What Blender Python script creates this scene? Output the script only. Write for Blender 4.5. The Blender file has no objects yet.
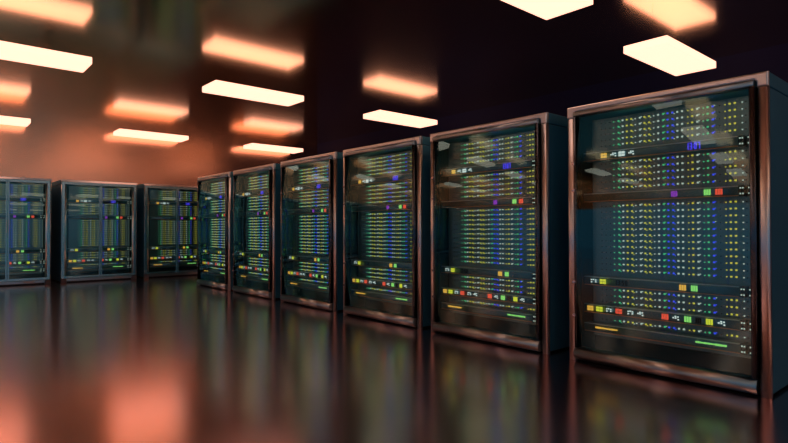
import bpy, bmesh, math, random
from mathutils import Matrix, Vector

random.seed(7)
scene = bpy.context.scene
COL = scene.collection

# ------------------------------------------------------------------ camera
def make_camera():
    f_px, yaw, pitch, roll, h = 546.574, 0.7143, 0.01283, 0.00202, 1.0394
    cy, sy, cp, sp = math.cos(yaw), math.sin(yaw), math.cos(pitch), math.sin(pitch)
    r = Vector((cy, -sy, 0)); fwd = Vector((sy * cp, cy * cp, sp)); u = Vector((-sp * sy, -sp * cy, cp))
    cr, sr = math.cos(roll), math.sin(roll)
    X = r * cr - u * sr; Y = r * sr + u * cr; Z = -fwd
    cam = bpy.data.cameras.new('camera'); o = bpy.data.objects.new('camera', cam); COL.objects.link(o)
    cam.sensor_fit = 'HORIZONTAL'; cam.sensor_width = 36.0; cam.lens = f_px / 788 * 36.0
    cam.clip_start = 0.05; cam.clip_end = 200
    m = Matrix((X, Y, Z)).transposed().to_4x4(); m.translation = Vector((0, 0, h))
    o.matrix_world = m
    scene.camera = o
make_camera()

# ------------------------------------------------------------------ world, view
world = bpy.data.worlds.new('world'); scene.world = world; world.use_nodes = True
bg = world.node_tree.nodes['Background']
bg.inputs['Color'].default_value = (0.060, 0.135, 0.195, 1); bg.inputs['Strength'].default_value = 1.0
vs = scene.view_settings
vs.view_transform = 'Standard'; vs.look = 'None'; vs.gamma = 1.0; vs.use_curve_mapping = False
vs.exposure = 0.18
scene.cycles.max_bounces = 10; scene.cycles.glossy_bounces = 6; scene.cycles.transparent_max_bounces = 24
scene.cycles.use_denoising = True
scene.cycles.sample_clamp_indirect = 4.0

LAMP_COLOR = (1.0, 0.455, 0.325); LAMP_STRENGTH = 1.9

# ------------------------------------------------------------------ helpers
def link(o, parent=None):
    COL.objects.link(o)
    if parent is not None: o.parent = parent
    return o

def tag(o, label=None, category=None, group=None, kind=None):
    for k, v in (('label', label), ('category', category), ('group', group), ('kind', kind)):
        if v: o[k] = v
    return o

def empty(name, loc, rz=0.0):
    o = bpy.data.objects.new(name, None); o.location = loc; o.rotation_euler = (0, 0, rz)
    o.empty_display_size = 0.2
    return link(o)

def mesh_of(bm, name, mats, smooth=False):
    bmesh.ops.recalc_face_normals(bm, faces=bm.faces)
    me = bpy.data.meshes.new(name); bm.to_mesh(me); bm.free()
    if not isinstance(mats, (list, tuple)): mats = [mats]
    for m in mats: me.materials.append(m)
    if smooth:
        for p in me.polygons: p.use_smooth = True
    return me

def obj(name, me, parent=None):
    return link(bpy.data.objects.new(name, me), parent)

def box(bm, x0, x1, y0, y1, z0, z1, bev=0.0, seg=2, mi=0):
    v = [bm.verts.new((x, y, z)) for z in (z0, z1) for y in (y0, y1) for x in (x0, x1)]
    fs = []
    for q in ((0, 2, 3, 1), (4, 5, 7, 6), (0, 1, 5, 4), (2, 6, 7, 3), (0, 4, 6, 2), (1, 3, 7, 5)):
        f = bm.faces.new([v[i] for i in q]); f.material_index = mi; fs.append(f)
    if bev > 0:
        es = list({e for f in fs for e in f.edges})
        bmesh.ops.bevel(bm, geom=es, offset=bev, segments=seg, profile=0.5, affect='EDGES')
    return bm

def prism(bm, pts, axis, a0, a1, smooth=True):
    """extrude a closed 2-D outline along an axis; pts are the two other coordinates in xyz order"""
    def P(p, a):
        if axis == 'z': return (p[0], p[1], a)
        if axis == 'x': return (a, p[0], p[1])
        return (p[0], a, p[1])
    A = [bm.verts.new(P(p, a0)) for p in pts]; B = [bm.verts.new(P(p, a1)) for p in pts]
    n = len(pts)
    bm.faces.new(A); bm.faces.new(B[::-1])
    for i in range(n):
        f = bm.faces.new((A[i], A[(i + 1) % n], B[(i + 1) % n], B[i])); f.smooth = smooth
    return bm

def arc(cx, cy, r, a0, a1, n=6):
    return [(cx + r * math.cos(math.radians(a0 + (a1 - a0) * i / n)), cy + r * math.sin(math.radians(a0 + (a1 - a0) * i / n))) for i in range(n + 1)]

# ------------------------------------------------------------------ materials
def nodes_of(name):
    m = bpy.data.materials.new(name); m.use_nodes = True
    return m, m.node_tree, m.node_tree.nodes['Principled BSDF']

def metal(name, col, rough, metallic=1.0, var=0.12, scale=(4, 4, 4), rough_var=0.06, bump=0.0, spec=0.5):
    m, t, b = nodes_of(name)
    tc = t.nodes.new('ShaderNodeTexCoord'); mp = t.nodes.new('ShaderNodeMapping')
    mp.inputs['Scale'].default_value = scale
    nz = t.nodes.new('ShaderNodeTexNoise'); nz.inputs['Scale'].default_value = 1.0; nz.inputs['Detail'].default_value = 4
    t.links.new(tc.outputs['Object'], mp.inputs['Vector']); t.links.new(mp.outputs[0], nz.inputs['Vector'])
    cr = t.nodes.new('ShaderNodeMix'); cr.data_type = 'RGBA'
    cr.inputs['A'].default_value = tuple(c * (1 - var) for c in col) + (1,)
    cr.inputs['B'].default_value = tuple(min(1, c * (1 + var)) for c in col) + (1,)
    t.links.new(nz.outputs['Fac'], cr.inputs['Factor']); t.links.new(cr.outputs['Result'], b.inputs['Base Color'])
    mr = t.nodes.new('ShaderNodeMapRange'); mr.inputs['To Min'].default_value = max(0.02, rough - rough_var); mr.inputs['To Max'].default_value = rough + rough_var
    t.links.new(nz.outputs['Fac'], mr.inputs['Value']); t.links.new(mr.outputs[0], b.inputs['Roughness'])
    b.inputs['Metallic'].default_value = metallic
    b.inputs['Specular IOR Level'].default_value = spec
    if bump:
        bp = t.nodes.new('ShaderNodeBump'); bp.inputs['Strength'].default_value = bump; bp.inputs['Distance'].default_value = 0.01
        t.links.new(nz.outputs['Fac'], bp.inputs['Height']); t.links.new(bp.outputs[0], b.inputs['Normal'])
    return m

def emit(name, col, strength, base=(0.02, 0.02, 0.02)):
    m, t, b = nodes_of(name)
    b.inputs['Base Color'].default_value = base + (1,)
    b.inputs['Emission Color'].default_value = col + (1,)
    b.inputs['Emission Strength'].default_value = strength
    b.inputs['Roughness'].default_value = 0.4
    try: m.cycles.emission_sampling = 'NONE'
    except Exception: pass
    return m

def glass_mat():
    m = bpy.data.materials.new('tinted_glass'); m.use_nodes = True; t = m.node_tree
    for n in list(t.nodes): t.nodes.remove(n)
    out = t.nodes.new('ShaderNodeOutputMaterial'); mix = t.nodes.new('ShaderNodeMixShader')
    tr = t.nodes.new('ShaderNodeBsdfTransparent'); tr.inputs['Color'].default_value = (0.86, 0.95, 0.95, 1)
    gl = t.nodes.new('ShaderNodeBsdfGlossy'); gl.inputs['Roughness'].default_value = 0.0
    gl.inputs['Color'].default_value = (0.42, 0.90, 1.0, 1)
    fr = t.nodes.new('ShaderNodeFresnel'); fr.inputs['IOR'].default_value = 1.5
    ge = t.nodes.new('ShaderNodeNewGeometry'); io = t.nodes.new('ShaderNodeMapRange')   # same reflectance at both faces of the thin sheet
    io.inputs['To Min'].default_value = 1.62; io.inputs['To Max'].default_value = 1 / 1.62
    t.links.new(ge.outputs['Backfacing'], io.inputs['Value']); t.links.new(io.outputs[0], fr.inputs['IOR'])
    t.links.new(fr.outputs[0], mix.inputs['Fac']); t.links.new(tr.outputs[0], mix.inputs[1]); t.links.new(gl.outputs[0], mix.inputs[2])
    t.links.new(mix.outputs[0], out.inputs['Surface'])
    return m

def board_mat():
    """teal LED board; blurred glow of the LED columns painted in as vertical bands"""
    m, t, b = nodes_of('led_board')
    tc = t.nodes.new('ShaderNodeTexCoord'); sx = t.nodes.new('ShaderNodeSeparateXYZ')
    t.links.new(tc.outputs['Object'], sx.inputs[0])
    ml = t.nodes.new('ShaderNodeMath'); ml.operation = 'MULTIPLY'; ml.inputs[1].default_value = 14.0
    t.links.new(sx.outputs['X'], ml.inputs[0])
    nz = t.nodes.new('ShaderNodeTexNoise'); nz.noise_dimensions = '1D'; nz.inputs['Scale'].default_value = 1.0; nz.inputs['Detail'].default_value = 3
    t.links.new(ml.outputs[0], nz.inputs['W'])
    cr = t.nodes.new('ShaderNodeValToRGB'); e = cr.color_ramp  # band tints imitate LED light spilled on the board
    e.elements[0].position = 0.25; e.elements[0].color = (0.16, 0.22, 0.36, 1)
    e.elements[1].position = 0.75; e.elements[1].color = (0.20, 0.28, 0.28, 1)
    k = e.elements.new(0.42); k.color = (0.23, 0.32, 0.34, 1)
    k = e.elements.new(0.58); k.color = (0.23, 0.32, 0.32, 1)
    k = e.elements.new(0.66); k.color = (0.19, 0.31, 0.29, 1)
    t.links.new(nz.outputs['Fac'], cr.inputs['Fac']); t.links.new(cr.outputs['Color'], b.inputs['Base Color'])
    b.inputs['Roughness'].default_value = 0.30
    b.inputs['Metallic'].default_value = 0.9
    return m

M = {}
M['floor'] = metal('polished_dark_floor', (0.70, 0.53, 0.57), 0.185, 1.0, var=0.04, scale=(0.5, 0.5, 0.5), rough_var=0.015)
M['ceiling'] = metal('glossy_ceiling', (0.93, 0.74, 0.50), 0.165, 1.0, var=0.04, scale=(0.4, 0.4, 0.4), rough_var=0.02)
M['copper_wall'] = metal('copper_wall', (0.98, 0.56, 0.36), 0.22, 1.0, var=0.05, scale=(0.5, 0.5, 0.5), rough_var=0.02)
M['dark_wall'] = metal('dark_wall', (0.015, 0.025, 0.10), 0.6, 0.0, var=0.2, scale=(0.5, 0.5, 0.5), spec=0.2)
M['steel'] = metal('brushed_steel', (0.74, 0.88, 0.93), 0.34, 1.0, var=0.02, scale=(3, 3, 3), rough_var=0.01)
M['side'] = metal('blue_grey_side_steel', (0.07, 0.36, 0.55), 0.46, 0.6, var=0.03, scale=(2, 2, 2))
M['dark_chrome'] = metal('dark_chrome', (0.36, 0.48, 0.53), 0.28, 1.0, var=0.02, rough_var=0.01)
M['teal_frame'] = metal('teal_door_frame', (0.38, 0.64, 0.68), 0.25, 1.0, var=0.02, rough_var=0.01)
M['inside'] = metal('black_interior', (0.010, 0.014, 0.020), 0.4, 0.0, var=0.2)
M['unit'] = metal('gunmetal_unit', (0.15, 0.27, 0.32), 0.36, 0.95, var=0.03, scale=(2, 2, 2))
M['black'] = metal('black_plastic', (0.012, 0.013, 0.016), 0.35, 0.0, var=0.1)
M['gunmetal'] = metal('gunmetal_stile', (0.10, 0.14, 0.18), 0.25, 1.0, var=0.02, rough_var=0.01)
M['copper'] = metal('copper_strip', (0.90, 0.48, 0.32), 0.35, 1.0, var=0.02)
M['polished'] = metal('polished_header_steel', (0.92, 0.92, 0.92), 0.19, 1.0, var=0.02, rough_var=0.01)
M['silver'] = metal('silver_hinge', (0.7, 0.7, 0.7), 0.25, 1.0)
M['plate'] = metal('grey_plate', (0.42, 0.43, 0.42), 0.5, 0.0, var=0.05)
M['wire'] = metal('suspension_wire', (0.05, 0.05, 0.05), 0.5, 0.0)
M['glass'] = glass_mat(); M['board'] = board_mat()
M['y'] = emit('led_yellow', (0.95, 0.78, 0.08), 0.58)
M['w'] = emit('led_white', (0.80, 0.88, 0.72), 0.55)
M['g'] = emit('led_green', (0.13, 0.85, 0.34), 0.5)
M['b'] = emit('led_blue', (0.06, 0.09, 1.0), 0.8)
M['k'] = M['black']
M['orange'] = emit('indicator_orange', (1.0, 0.48, 0.06), 0.80)
M['yellow'] = emit('indicator_yellow', (0.92, 0.86, 0.05), 0.72)
M['white'] = emit('indicator_white', (0.90, 0.93, 0.85), 0.72)
M['red'] = emit('indicator_red', (1.0, 0.09, 0.045), 0.85)
M['green'] = emit('indicator_green', (0.38, 0.95, 0.20), 0.70)
M['purple'] = emit('indicator_purple', (0.36, 0.05, 0.62), 0.60)
M['violet'] = emit('clock_violet', (0.10, 0.06, 1.0), 0.90)
M['dim'] = metal('unlit_segment', (0.03, 0.035, 0.04), 0.5, 0.0)
lamp = emit('lamp_panel', LAMP_COLOR, LAMP_STRENGTH, base=(0.8, 0.8, 0.75))
lamp.cycles.emission_sampling = 'AUTO'
M['lamp'] = lamp

# ------------------------------------------------------------------ room
RX0, RX1, RY0, RY1, RZ = -9.55, 8.9, -10.0, 13.74, 3.553
def slab(name, dims, mat):
    bm = bmesh.new(); box(bm, *dims)
    return tag(obj(name, mesh_of(bm, name, mat)), kind='structure')
slab('floor', (RX0 - .2, RX1 + .2, RY0 - .2, RY1 + .2, -0.2, 0.0), M['floor'])
slab('ceiling', (RX0 - .2, RX1 + .2, RY0 - .2, RY1 + .2, RZ, RZ + 0.2), M['ceiling'])
slab('wall_back', (RX0, RX1, RY1, RY1 + .2, 0, RZ), M['copper_wall'])
slab('added_left_bulkhead', (RX0 - .2, RX0, RY0, RY1, 2.1, RZ), M['copper_wall'])   # unseen, shaped for reflections: copper above, gap below lets blue world light in
slab('wall_right', (RX1, RX1 + .2, RY0, RY1, 0, RZ), M['dark_wall'])

# ------------------------------------------------------------------ ceiling lights
LZ, LT, LX, LY = 3.1793, 0.0898, 1.531, 0.5217
bm = bmesh.new(); box(bm, -LX / 2, LX / 2, -LY / 2, LY / 2, 0, LT, bev=0.004, seg=1)
ME_LAMP = mesh_of(bm, 'diffuser', M['lamp'])
bm = bmesh.new(); box(bm, -0.0006, 0.0006, -0.0006, 0.0006, 0, RZ - LZ - LT)
ME_WIRE = mesh_of(bm, 'suspension_wire', M['wire'])
LIGHT_LABELS = {
    (2, 1): 'hanging rectangular light panel directly above the nearest server rack, at the right',
    (1, 1): 'hanging light panel cut off by the top edge of the photo',
    (2, 2): 'hanging light panel alone on black ceiling, above the third rack from the right',
    (1, 2): 'hanging light panel in the middle of the ceiling left of the rack row, larger one',
    (2, 3): 'small hanging light panel just above the far racks of the right-hand row',
    (1, 3): 'small hanging light panel against copper wall above the back row of racks',
    (0, 2): 'large hanging light panel cut by the left edge of the photo',
    (0, 3): 'small hanging light panel cut by the left edge, below a larger one',
}
for ix in range(-3, 3):
    for iy in range(-1, 4):
        cx = 0.141 + 3.1824 * ix + LX / 2; cyy = -2.538 + 5.217 * iy + LY / 2
        e = empty('ceiling_light', (cx, cyy, LZ))
        lab = LIGHT_LABELS.get((ix, iy))
        tag(e, lab or 'hanging light panel outside the view, seen only as a reflection in the glass doors', 'light',
            'hanging light panels in view' if lab else 'light panels outside the view')
        obj('diffuser', ME_LAMP, e)
        for s in (-1, 1):
            w = obj('suspension_wire', ME_WIRE, e); w.location = (s * LX * 0.35, 0, LT)

# ------------------------------------------------------------------ rack: shared meshes, local x across (0 = left edge), y into the rack, z up
W, H, D = 1.373, 2.0, 1.30
XL = W  # left edge coordinate is 0, right is W; shifted to the centre by OX
OX = -W / 2

def sh(me):
    for v in me.vertices: v.co.x += OX
    return me

def bm_mesh(name, mats, fn, smooth=False):
    bm = bmesh.new(); fn(bm)
    return sh(mesh_of(bm, name, mats, smooth))

ME = {}
# posts with a rounded front corner on both sides
def post(x0, x1):
    def fn(bm):
        r = 0.020
        pts = [(x0, 0.034)] + arc(x0 + r, r, r, 180, 270, 5) + arc(x1 - r, r, r, 270, 360, 5) + [(x1, 0.034)]
        prism(bm, pts, 'z', 0.0, 1.907)
    return fn
ME['post_l'] = bm_mesh('front_post', M['steel'], post(0.0, 0.063))
ME['post_r'] = bm_mesh('front_post', M['steel'], post(W - 0.063, W))
def cap_header(bm):
    r = 0.022; z0, z1, zt = 1.911, 1.958, H
    pts = [(0, z0), (0.062, z0)] + arc(0.062 + r, z1 - r, r, 180, 90, 4) + arc(W - 0.062 - r, z1 - r, r, 90, 0, 4) + [(W - 0.062, z0), (W, z0), (W, zt), (0, zt)]
    A = [bm.verts.new((p[0], 0.0, p[1])) for p in pts]; B = [bm.verts.new((p[0], 0.034, p[1])) for p in pts]
    n = len(pts)
    ff = bm.faces.new(A); bm.faces.new(B[::-1])
    for i in range(n): bm.faces.new((A[i], A[(i + 1) % n], B[(i + 1) % n], B[i]))
    bmesh.ops.recalc_face_normals(bm, faces=bm.faces)
    es = [e for e in ff.edges]
    bmesh.ops.bevel(bm, geom=es, offset=0.012, segments=3, profile=0.5, affect='EDGES')
ME['cap_header'] = bm_mesh('top_header', M['steel'], cap_header)
def roof(bm):
    box(bm, 0, W, 0.036, D, 1.911, H, bev=0.005)
ME['roof'] = bm_mesh('roof', M['side'], roof)
ME['side_l'] = bm_mesh('side_panel', M['side'], lambda bm: box(bm, 0.002, 0.030, 0.036, D - 0.01, 0.02, 1.906, bev=0.004))
ME['side_r'] = bm_mesh('side_panel', M['side'], lambda bm: box(bm, W - 0.030, W - 0.002, 0.036, D - 0.01, 0.02, 1.906, bev=0.004))
ME['rear'] = bm_mesh('rear_panel', M['side'], lambda bm: box(bm, 0.031, W - 0.031, D - 0.04, D - 0.012, 0.02, 1.906, bev=0.004))
ME['base'] = bm_mesh('base', M['inside'], lambda bm: box(bm, 0.031, W - 0.031, 0.07, D - 0.045, 0.0, 0.055, bev=0.004))
def liner(bm):
    box(bm, 0.064, 0.074, 0.062, 0.30, 0.056, 1.906)
    box(bm, W - 0.074, W - 0.064, 0.062, 0.30, 0.056, 1.906)
    box(bm, 0.075, W - 0.075, 0.285, 0.30, 0.056, 1.906)
ME['liner'] = bm_mesh('inner_liner', M['inside'], liner)
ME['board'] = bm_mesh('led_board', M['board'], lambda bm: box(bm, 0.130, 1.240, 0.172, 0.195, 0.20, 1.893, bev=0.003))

# tiny LEDs on the board: one joined piece
COLS = [(.210, 'k', 0), (.244, 'k', 0), (.280, 'k', 0), (.309, 'g', 0), (.352, 'g', 1), (.385, 'w', 1), (.417, 'y', 1), (.452, 'y', 1), (.478, 'w', 0),
        (.516, 'w', 1), (.550, 'y', 1), (.584, 'y', 1), (.613, 'w', 0), (.649, 'w', 1), (.684, 'g', 1), (.715, 'b', 1), (.748, 'b', 1), (.781, 'w', 1),
        (.813, 'w', 1), (.847, 'y', 0), (.879, 'y', 1), (.912, 'w', 1), (.946, 'g', 0), (.977, 'g', 1), (1.009, 'b', 1), (1.047, 'k', 0),
        (1.080, 'y', 0), (1.111, 'y', 1), (1.141, 'y', 1), (1.180, 'w', 0), (1.201, 'k', 0), (1.229, 'w', 0)]
ROWS = [1.8552 - .0445 * i for i in range(5)] + [1.5377 - .0474 * i for i in range(5)] + [1.2086 - .0447 * i for i in range(12)] + [.5646, .5184, .4700, .3314]
LEDM = ['y', 'w', 'g', 'b', 'k']
def leds(bm):
    rnd = random.Random(3)
    for t, c, pair in COLS:
        for z in ROWS:
            mi = LEDM.index(c)
            if pair:
                a = 0.0055
                box(bm, t - .004 - a, t - .004 + a, .1655, .1725, z + .002 - a, z + .002 + a, mi=mi)
                if int(t * 1000) % 2: continue
                a = 0.0026
                s = -1 if (int(t * 1000) % 3) else 1
                c2 = mi if rnd.random() < .85 else LEDM.index('w')
                box(bm, t + .0075 - a, t + .0075 + a, .1655, .1725, z + s * .007 - a, z + s * .007 + a, mi=c2)
            else:
                a = 0.0034
                box(bm, t - a, t + a, .1655, .1725, z - a, z + a, mi=mi)
ME['leds'] = bm_mesh('indicator_leds', [M[c] for c in LEDM], leds)

# server units
BARS = [(1.562, 1.627), (1.244, 1.308), (0.597, 0.664), (0.384, 0.450), (0.237, 0.301)]
def bar(z0, z1):
    def fn(bm):
        r = 0.014; y0, y1 = 0.088, 0.171
        pts = [(y1, z0), (y1, z1)] + arc(y0 + r, z1 - r, r, 90, 180, 4) + arc(y0 + r, z0 + r, r, 180, 270, 4)
        prism(bm, pts, 'x', 0.098, 1.176)
    return fn
for i, (z0, z1) in enumerate(BARS): ME['bar%d' % i] = bm_mesh('server_unit', M['unit'], bar(z0, z1))
def edge_strip(z0, z1):
    return lambda bm: box(bm, 0.099, 1.175, 0.0855, 0.100, z0, z1, bev=.002, seg=1)
for i, (z0, z1) in enumerate(BARS):
    ME['tt%d' % i] = bm_mesh('top_edge_strip', M['steel'], edge_strip(z1 - .006, z1 + .001))  # pale steel strip along the upper edge of the unit front
    ME['tb%d' % i] = bm_mesh('bottom_edge_strip', M['copper'], edge_strip(z0 - .001, z0 + .005))  # copper strip along the lower edge
def bracket(x0, x1, zc):
    def fn(bm):
        box(bm, x0, x1, 0.086, 0.172, zc - 0.034, zc + 0.034, bev=0.003, seg=1)
        for dx in (.28, .72):
            for dz in (-.018, .018):
                x = x0 + (x1 - x0) * dx
                box(bm, x - .0042, x + .0042, .083, .087, zc + dz - .0042, zc + dz + .0042, mi=1)
    return fn
for i, (z0, z1) in enumerate(BARS):
    for j, (a, b) in enumerate(((1.180, 1.212), (1.228, 1.260))):
        ME['br%d%d' % (i, j)] = bm_mesh('mounting_bracket', [M['black'], M['w']], bracket(a, b, (z0 + z1) / 2))

YF = 0.0845
def stripes(x0, x1, zc, hh=.019):      # three upright lit strips
    def fn(bm):
        w = (x1 - x0) / 3
        for i in range(3): box(bm, x0 + i * w + w * .10, x0 + (i + 1) * w - w * .10, YF, .089, zc - hh, zc + hh)
    return fn
def quad4(x0, x1, zc, hh=.018):        # a block of four lit squares
    def fn(bm):
        xm = (x0 + x1) / 2; g = (x1 - x0) * .035
        for a, b in ((x0, xm - g), (xm + g, x1)):
            for c, d in ((zc - hh, zc - .0015), (zc + .0015, zc + hh)): box(bm, a, b, YF, .089, c, d)
    return fn
def icon(x0, x1, zc, kind):            # little clusters of white squares
    pat = {0: ((.1, .6), (.1, -.6), (.75, .5), (.75, -.5), (.4, .75)), 1: ((.1, .05), (.42, .75), (.45, -.05), (.8, .6), (.85, -.7)),
           2: ((.05, .7), (.05, -.5), (.35, .1), (.75, .7), (.9, -.1), (.7, -.75))}[kind]
    def fn(bm):
        for u, v in pat:
            x = x0 + (x1 - x0) * u; z = zc + v * .014; a = .0050
            box(bm, x - a, x + a, YF, .089, z - a * .9, z + a * .9)
    return fn
SEG = {'0': 'abcdef', '1': 'bc', '3': 'abgcd', '7': 'abc', '5': 'afgcd'}
def digits(s, x0, x1, zc, hh):
    def fn(bm):
        n = sum(1 for c in s if c != ':') + .35 * s.count(':'); w = (x1 - x0) / n; x = x0; th = .0027
        for c in s:
            if c == ':':
                for dz in (-.4, .4): box(bm, x + w * .08, x + w * .08 + 2 * th, YF, .089, zc + dz * hh - th, zc + dz * hh + th)
                x += w * .35; continue
            a, b = x + w * .12, x + w * .82; t, bt = zc + hh, zc - hh
            R = {'a': (a, b, t - 2 * th, t), 'g': (a, b, zc - th, zc + th), 'd': (a, b, bt, bt + 2 * th), 'f': (a, a + 2 * th, zc, t), 'e': (a, a + 2 * th, bt, zc),
                 'b': (b - 2 * th, b, zc, t), 'c': (b - 2 * th, b, bt, zc)}
            for k in SEG[c]: box(bm, R[k][0], R[k][1], YF, .089, R[k][2], R[k][3])
            x += w
    return fn
def dashes(x0, x1, zc, seed):
    def fn(bm):
        rnd = random.Random(seed); x = x0
        while x < x1 - .006:
            w = rnd.uniform(.008, .016); hh = rnd.uniform(.0045, .0075)
            box(bm, x, min(x + w, x1), YF, .089, zc - hh, zc + hh); x += w + .0022
    return fn
FRONT = []   # (bar index, part name, mesh)
def front(i, name, mat, fn):
    FRONT.append((i, name, bm_mesh(name, M[mat], fn)))
zc = [(a + b) / 2 for a, b in BARS]
front(0, 'indicator_light', 'orange', quad4(.245, .292, zc[0])); front(0, 'status_icon', 'white', icon(.322, .368, zc[0], 1))
front(0, 'indicator_light', 'white', quad4(.386, .432, zc[0])); front(0, 'status_icon', 'white', icon(.462, .503, zc[0], 1))
front(0, 'clock_display', 'violet', digits('13:07', .862, .957, zc[0], .022))
front(1, 'indicator_light', 'purple', stripes(.761, .805, zc[1])); front(1, 'indicator_light', 'green', stripes(.972, 1.016, zc[1])); front(1, 'indicator_light', 'red', stripes(1.042, 1.087, zc[1]))
front(2, 'status_icon', 'white', icon(.155, .210, zc[2], 0)); front(2, 'indicator_light', 'yellow', quad4(.230, .278, zc[2]))
front(2, 'clock_display', 'dim', digits('13:50', .345, .450, zc[2], .018))
front(2, 'indicator_light', 'orange', stripes(.810, .857, zc[2])); front(2, 'indicator_light', 'green', stripes(.886, .930, zc[2]))
front(3, 'indicator_light', 'orange', quad4(.125, .174, zc[3])); front(3, 'indicator_light', 'yellow', quad4(.198, .250, zc[3])); front(3, 'status_icon', 'white', icon(.280, .328, zc[3], 0))
front(3, 'indicator_light', 'red', quad4(.354, .402, zc[3])); front(3, 'status_icon', 'white', icon(.446, .494, zc[3], 0)); front(3, 'status_icon', 'white', icon(.520, .563, zc[3], 1))
front(3, 'indicator_light', 'red', stripes(.690, .739, zc[3])); front(3, 'status_icon', 'white', icon(.766, .810, zc[3], 1)); front(3, 'indicator_light', 'green', stripes(.841, .888, zc[3]))
front(3, 'indicator_light', 'dim', stripes(.913, .951, zc[3])); front(3, 'indicator_light', 'yellow', stripes(.978, 1.022, zc[3])); front(3, 'status_icon', 'white', icon(1.052, 1.096, zc[3], 1))
front(4, 'text_strip', 'orange', dashes(.191, .368, zc[4] + .004, 5)); front(4, 'text_strip', 'green', dashes(.913, 1.108, zc[4] + .004, 9))

# bowed glass: curvature radii 7.8 m across, 12.3 m upright
def bow(x, z): return (x - (W / 2 - 0.118)) ** 2 / 15.6 + (z - 1.02) ** 2 / 24.6
def pane(x0, x1, z0, z1, base=-0.045):
    def fn(bm):
        nx, nz = 14, 14; th = .005
        layers = []
        for off in (0, th):
            g = [[bm.verts.new((x0 + (x1 - x0) * i / nx, base + bow(x0 + (x1 - x0) * i / nx, z0 + (z1 - z0) * j / nz) + off, z0 + (z1 - z0) * j / nz)) for i in range(nx + 1)] for j in range(nz + 1)]
            for j in range(nz):
                for i in range(nx):
                    f = bm.faces.new((g[j][i], g[j][i + 1], g[j + 1][i + 1], g[j + 1][i])); f.smooth = True
            layers.append(g)
        a, b = layers
        for i in range(nx):
            for j in (0, nz): bm.faces.new((a[j][i], a[j][i + 1], b[j][i + 1], b[j][i]))
        for j in range(nz):
            for i in (0, nx): bm.faces.new((a[j][i], a[j + 1][i], b[j + 1][i], b[j][i]))
        for e in bm.edges:
            if len(e.link_faces) == 2 and (e.link_faces[0].smooth != e.link_faces[1].smooth): e.smooth = False
    return fn

# single glass door (right-hand row)
def rail_bottom(bm):
    z0, z1 = 0.014, 0.108
    pts = [(0.050, z0), (0.050, z1), (-0.016, z1)] + [(-0.016 - 0.026 * math.sin(math.pi * k / 10), z1 - (z1 - z0) * k / 10) for k in range(1, 10)] + [(-0.016, z0)]
    prism(bm, pts, 'x', 0.068, W - 0.068)
ME['rail_b'] = bm_mesh('bottom_rail', M['dark_chrome'], rail_bottom)
def rail_top(bm):
    z0, z1 = 1.912, 1.953
    pts = [(0.040, z0), (0.040, z1)] + arc(-0.030 + .012, z1 - .012, .012, 90, 180, 4) + arc(-0.030 + .012, z0 + .012, .012, 180, 270, 4)
    prism(bm, pts, 'x', 0.070, W - 0.070)
ME['rail_t'] = bm_mesh('top_rail', M['dark_chrome'], rail_top)
def stile(x0, x1):
    def fn(bm):
        r = .008
        pts = [(x0, .046)] + arc(x0 + r, -.030 + r, r, 180, 270, 3) + arc(x1 - r, -.030 + r, r, 270, 360, 3) + [(x1, .046)]
        prism(bm, pts, 'z', 0.109, 1.911)
    return fn
ME['stile_l'] = bm_mesh('door_stile', M['gunmetal'], stile(0.072, 0.094))
ME['stile_r'] = bm_mesh('door_stile', M['gunmetal'], stile(W - 0.098, W - 0.064))
ME['pane'] = bm_mesh('glass_pane', M['glass'], pane(0.0945, W - 0.0985, 0.109, 1.911))
ME['hinge'] = bm_mesh('hinge', M['silver'], lambda bm: box(bm, 0.060, 0.084, -0.038, 0.006, -0.012, 0.012, bev=0.003))

# double doors (back row)
def door_frame(x0, x1, sl, sr):
    def fn(bm):
        y0, y1 = -0.014, 0.030; z0, z1 = 0.085, 1.957; b = .004
        box(bm, x0, x0 + sl, y0, y1, z0, z1, bev=b, seg=1); box(bm, x1 - sr, x1, y0, y1, z0, z1, bev=b, seg=1)
        box(bm, x0 + sl, x1 - sr, y0, y1, z0, z0 + .050, bev=b, seg=1); box(bm, x0 + sl, x1 - sr, y0, y1, z1 - .052, z1, bev=b, seg=1)
    return fn
ME['dbl_l'] = bm_mesh('glass_door', M['teal_frame'], door_frame(0.006, W / 2 - .003, .056, .026))
ME['dbl_r'] = bm_mesh('glass_door', M['teal_frame'], door_frame(W / 2 + .003, W - 0.020, .026, .050))
ME['dpane_l'] = bm_mesh('glass_pane', M['glass'], pane(0.0625, W / 2 - .0295, .1355, 1.9045, -.020))
ME['dpane_r'] = bm_mesh('glass_pane', M['glass'], pane(W / 2 + .0295, W - 0.0705, .1355, 1.9045, -.020))
ME['handle_l'] = bm_mesh('door_handle', M['silver'], lambda bm: box(bm, W / 2 - .024, W / 2 - .008, -.034, -.014, .98, 1.20, bev=.004))
ME['handle_r'] = bm_mesh('door_handle', M['silver'], lambda bm: box(bm, W / 2 + .008, W / 2 + .024, -.034, -.014, .98, 1.20, bev=.004))
def post_back(x0, x1):
    def fn(bm):
        r = 0.020
        pts = [(x0, 0.034)] + arc(x0 + r, .002 + r, r, 180, 270, 5) + arc(x1 - r, .002 + r, r, 270, 360, 5) + [(x1, 0.034)]
        prism(bm, pts, 'z', 0.0, 1.907)
    return fn
ME['bpost_l'] = bm_mesh('front_post', M['steel'], post_back(0.0, 0.098))
ME['bpost_r'] = bm_mesh('front_post', M['steel'], post_back(W - 0.098, W))
ME['bheader'] = bm_mesh('top_header', M['polished'], lambda bm: prism(bm, [(0.034, 1.960), (-0.0070, 1.960), (-0.0035, H - 0.006)] + arc(0.002, H - 0.0055, 0.0055, 170, 90, 3) + [(0.034, H)], 'x', 0, W, False))
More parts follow.
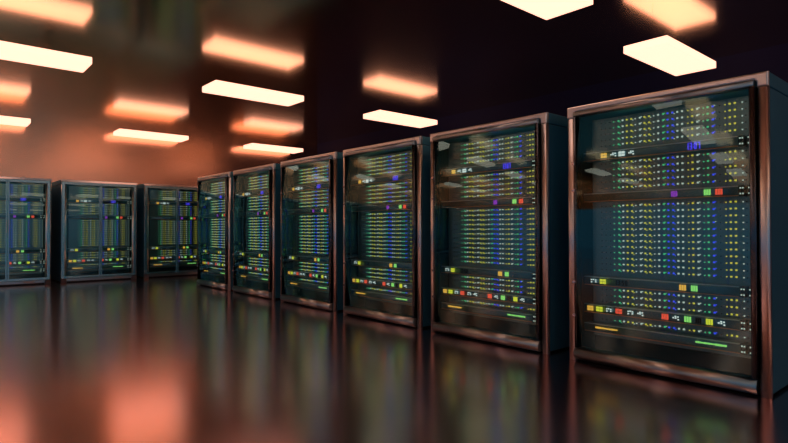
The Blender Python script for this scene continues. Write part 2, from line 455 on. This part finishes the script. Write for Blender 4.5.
ME['bheader2'] = bm_mesh('header_backing', M['inside'], lambda bm: box(bm, 0.002, W - 0.002, 0.0305, 0.0350, 1.908, 1.959))
ME['plinth'] = bm_mesh('plinth', M['dark_chrome'], lambda bm: box(bm, 0.099, W - 0.099, 0.012, 0.069, 0.028, 0.082, bev=.006))
ME['lplate'] = bm_mesh('plinth_plate', M['plate'], lambda bm: box(bm, 0.93, 1.11, 0.006, 0.012, 0.040, 0.070, bev=.002))  # small grey plate on the plinth front

def rack_core(root):
    for k, n in (('roof', 'roof'), ('side_l', 'side_panel'), ('side_r', 'side_panel'), ('rear', 'rear_panel'), ('base', 'base'), ('liner', 'inner_liner')):
        obj(n, ME[k], root)
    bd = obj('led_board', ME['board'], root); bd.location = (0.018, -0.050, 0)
    tag(obj('indicator_leds', ME['leds'], bd), kind='stuff')
    units = [obj('server_unit', ME['bar%d' % i], root) for i in range(5)]
    for u in units: u.location = (0.016, -0.040, 0)
    return units

def rack_details(root, units):
    for i, n, me in FRONT: obj(n, me, units[i])
    for i in range(5):
        obj('top_edge_strip', ME['tt%d' % i], units[i]); obj('bottom_edge_strip', ME['tb%d' % i], units[i])
        for j in range(2): obj('mounting_bracket', ME['br%d%d' % (i, j)], units[i])

def single_door_rack(loc, rz, label):
    root = tag(empty('server_rack', loc, rz), label, 'server rack', 'right-hand row of server racks')
    for k, n in (('post_l', 'front_post'), ('post_r', 'front_post'), ('cap_header', 'top_header')): obj(n, ME[k], root)
    rack_details(root, rack_core(root))
    door = obj('glass_door', ME['pane'], root)
    door.name = 'glass_door'
    for k, n in (('rail_b', 'bottom_rail'), ('rail_t', 'top_rail'), ('stile_l', 'door_stile'), ('stile_r', 'door_stile')): obj(n, ME[k], door)
    for z in (1.545, 1.335, 0.62, 0.36):
        hg = obj('hinge', ME['hinge'], door); hg.location = (0, 0, z)
    return root

def double_door_rack(loc, rz, label, group, full=True):
    root = tag(empty('server_rack', loc, rz), label, 'server rack', group)
    for k, n in (('bpost_l', 'front_post'), ('bpost_r', 'front_post'), ('bheader', 'top_header'), ('bheader2', 'header_backing'), ('plinth', 'plinth')): obj(n, ME[k], root)
    units = rack_core(root)
    if full:
        rack_details(root, units)
        obj('plinth_plate', ME['lplate'], root)
    for s in 'lr':
        d = obj('glass_door', ME['dbl_' + s], root)
        obj('glass_pane', ME['dpane_' + s], d)
        if full: obj('door_handle', ME['handle_' + s], d)
    return root

X0 = 3.9043
ROW = [(1.0157, 'nearest and largest server rack with a single glass door, rightmost in the photo'),
       (2.5761, 'second nearest single-door server rack, just left of the largest rack'),
       (4.0888, 'third single-door server rack from the right, below the lone light panel'),
       (5.6220, 'fourth single-door server rack from the right in the receding row'),
       (7.1958, 'fifth single-door server rack from the right, second to last in the row'),
       (8.7200, 'farthest and narrowest-looking single-door server rack at the end of the row')]
for y, lab in ROW: single_door_rack((X0, y + W / 2, 0), -math.pi / 2, lab)

Y1 = 12.134
BACK = [(1.8888 - W, 'double-door server rack cut off by the left edge of the photo', True),
        (2.0481, 'middle double-door server rack of the back row, fully in view', True),
        (3.5653, 'double-door server rack of the back row partly hidden behind the right-hand row', True)]
for x, lab, full in BACK: double_door_rack((x + W / 2, Y1, 0), 0, lab, 'back row of server racks')
for i in range(1, 7):
    double_door_rack((1.8888 - W / 2 - 1.517 * i, Y1, 0), 0, 'double-door server rack of the back row beyond the left edge of the photo', 'back row racks outside the view', False)
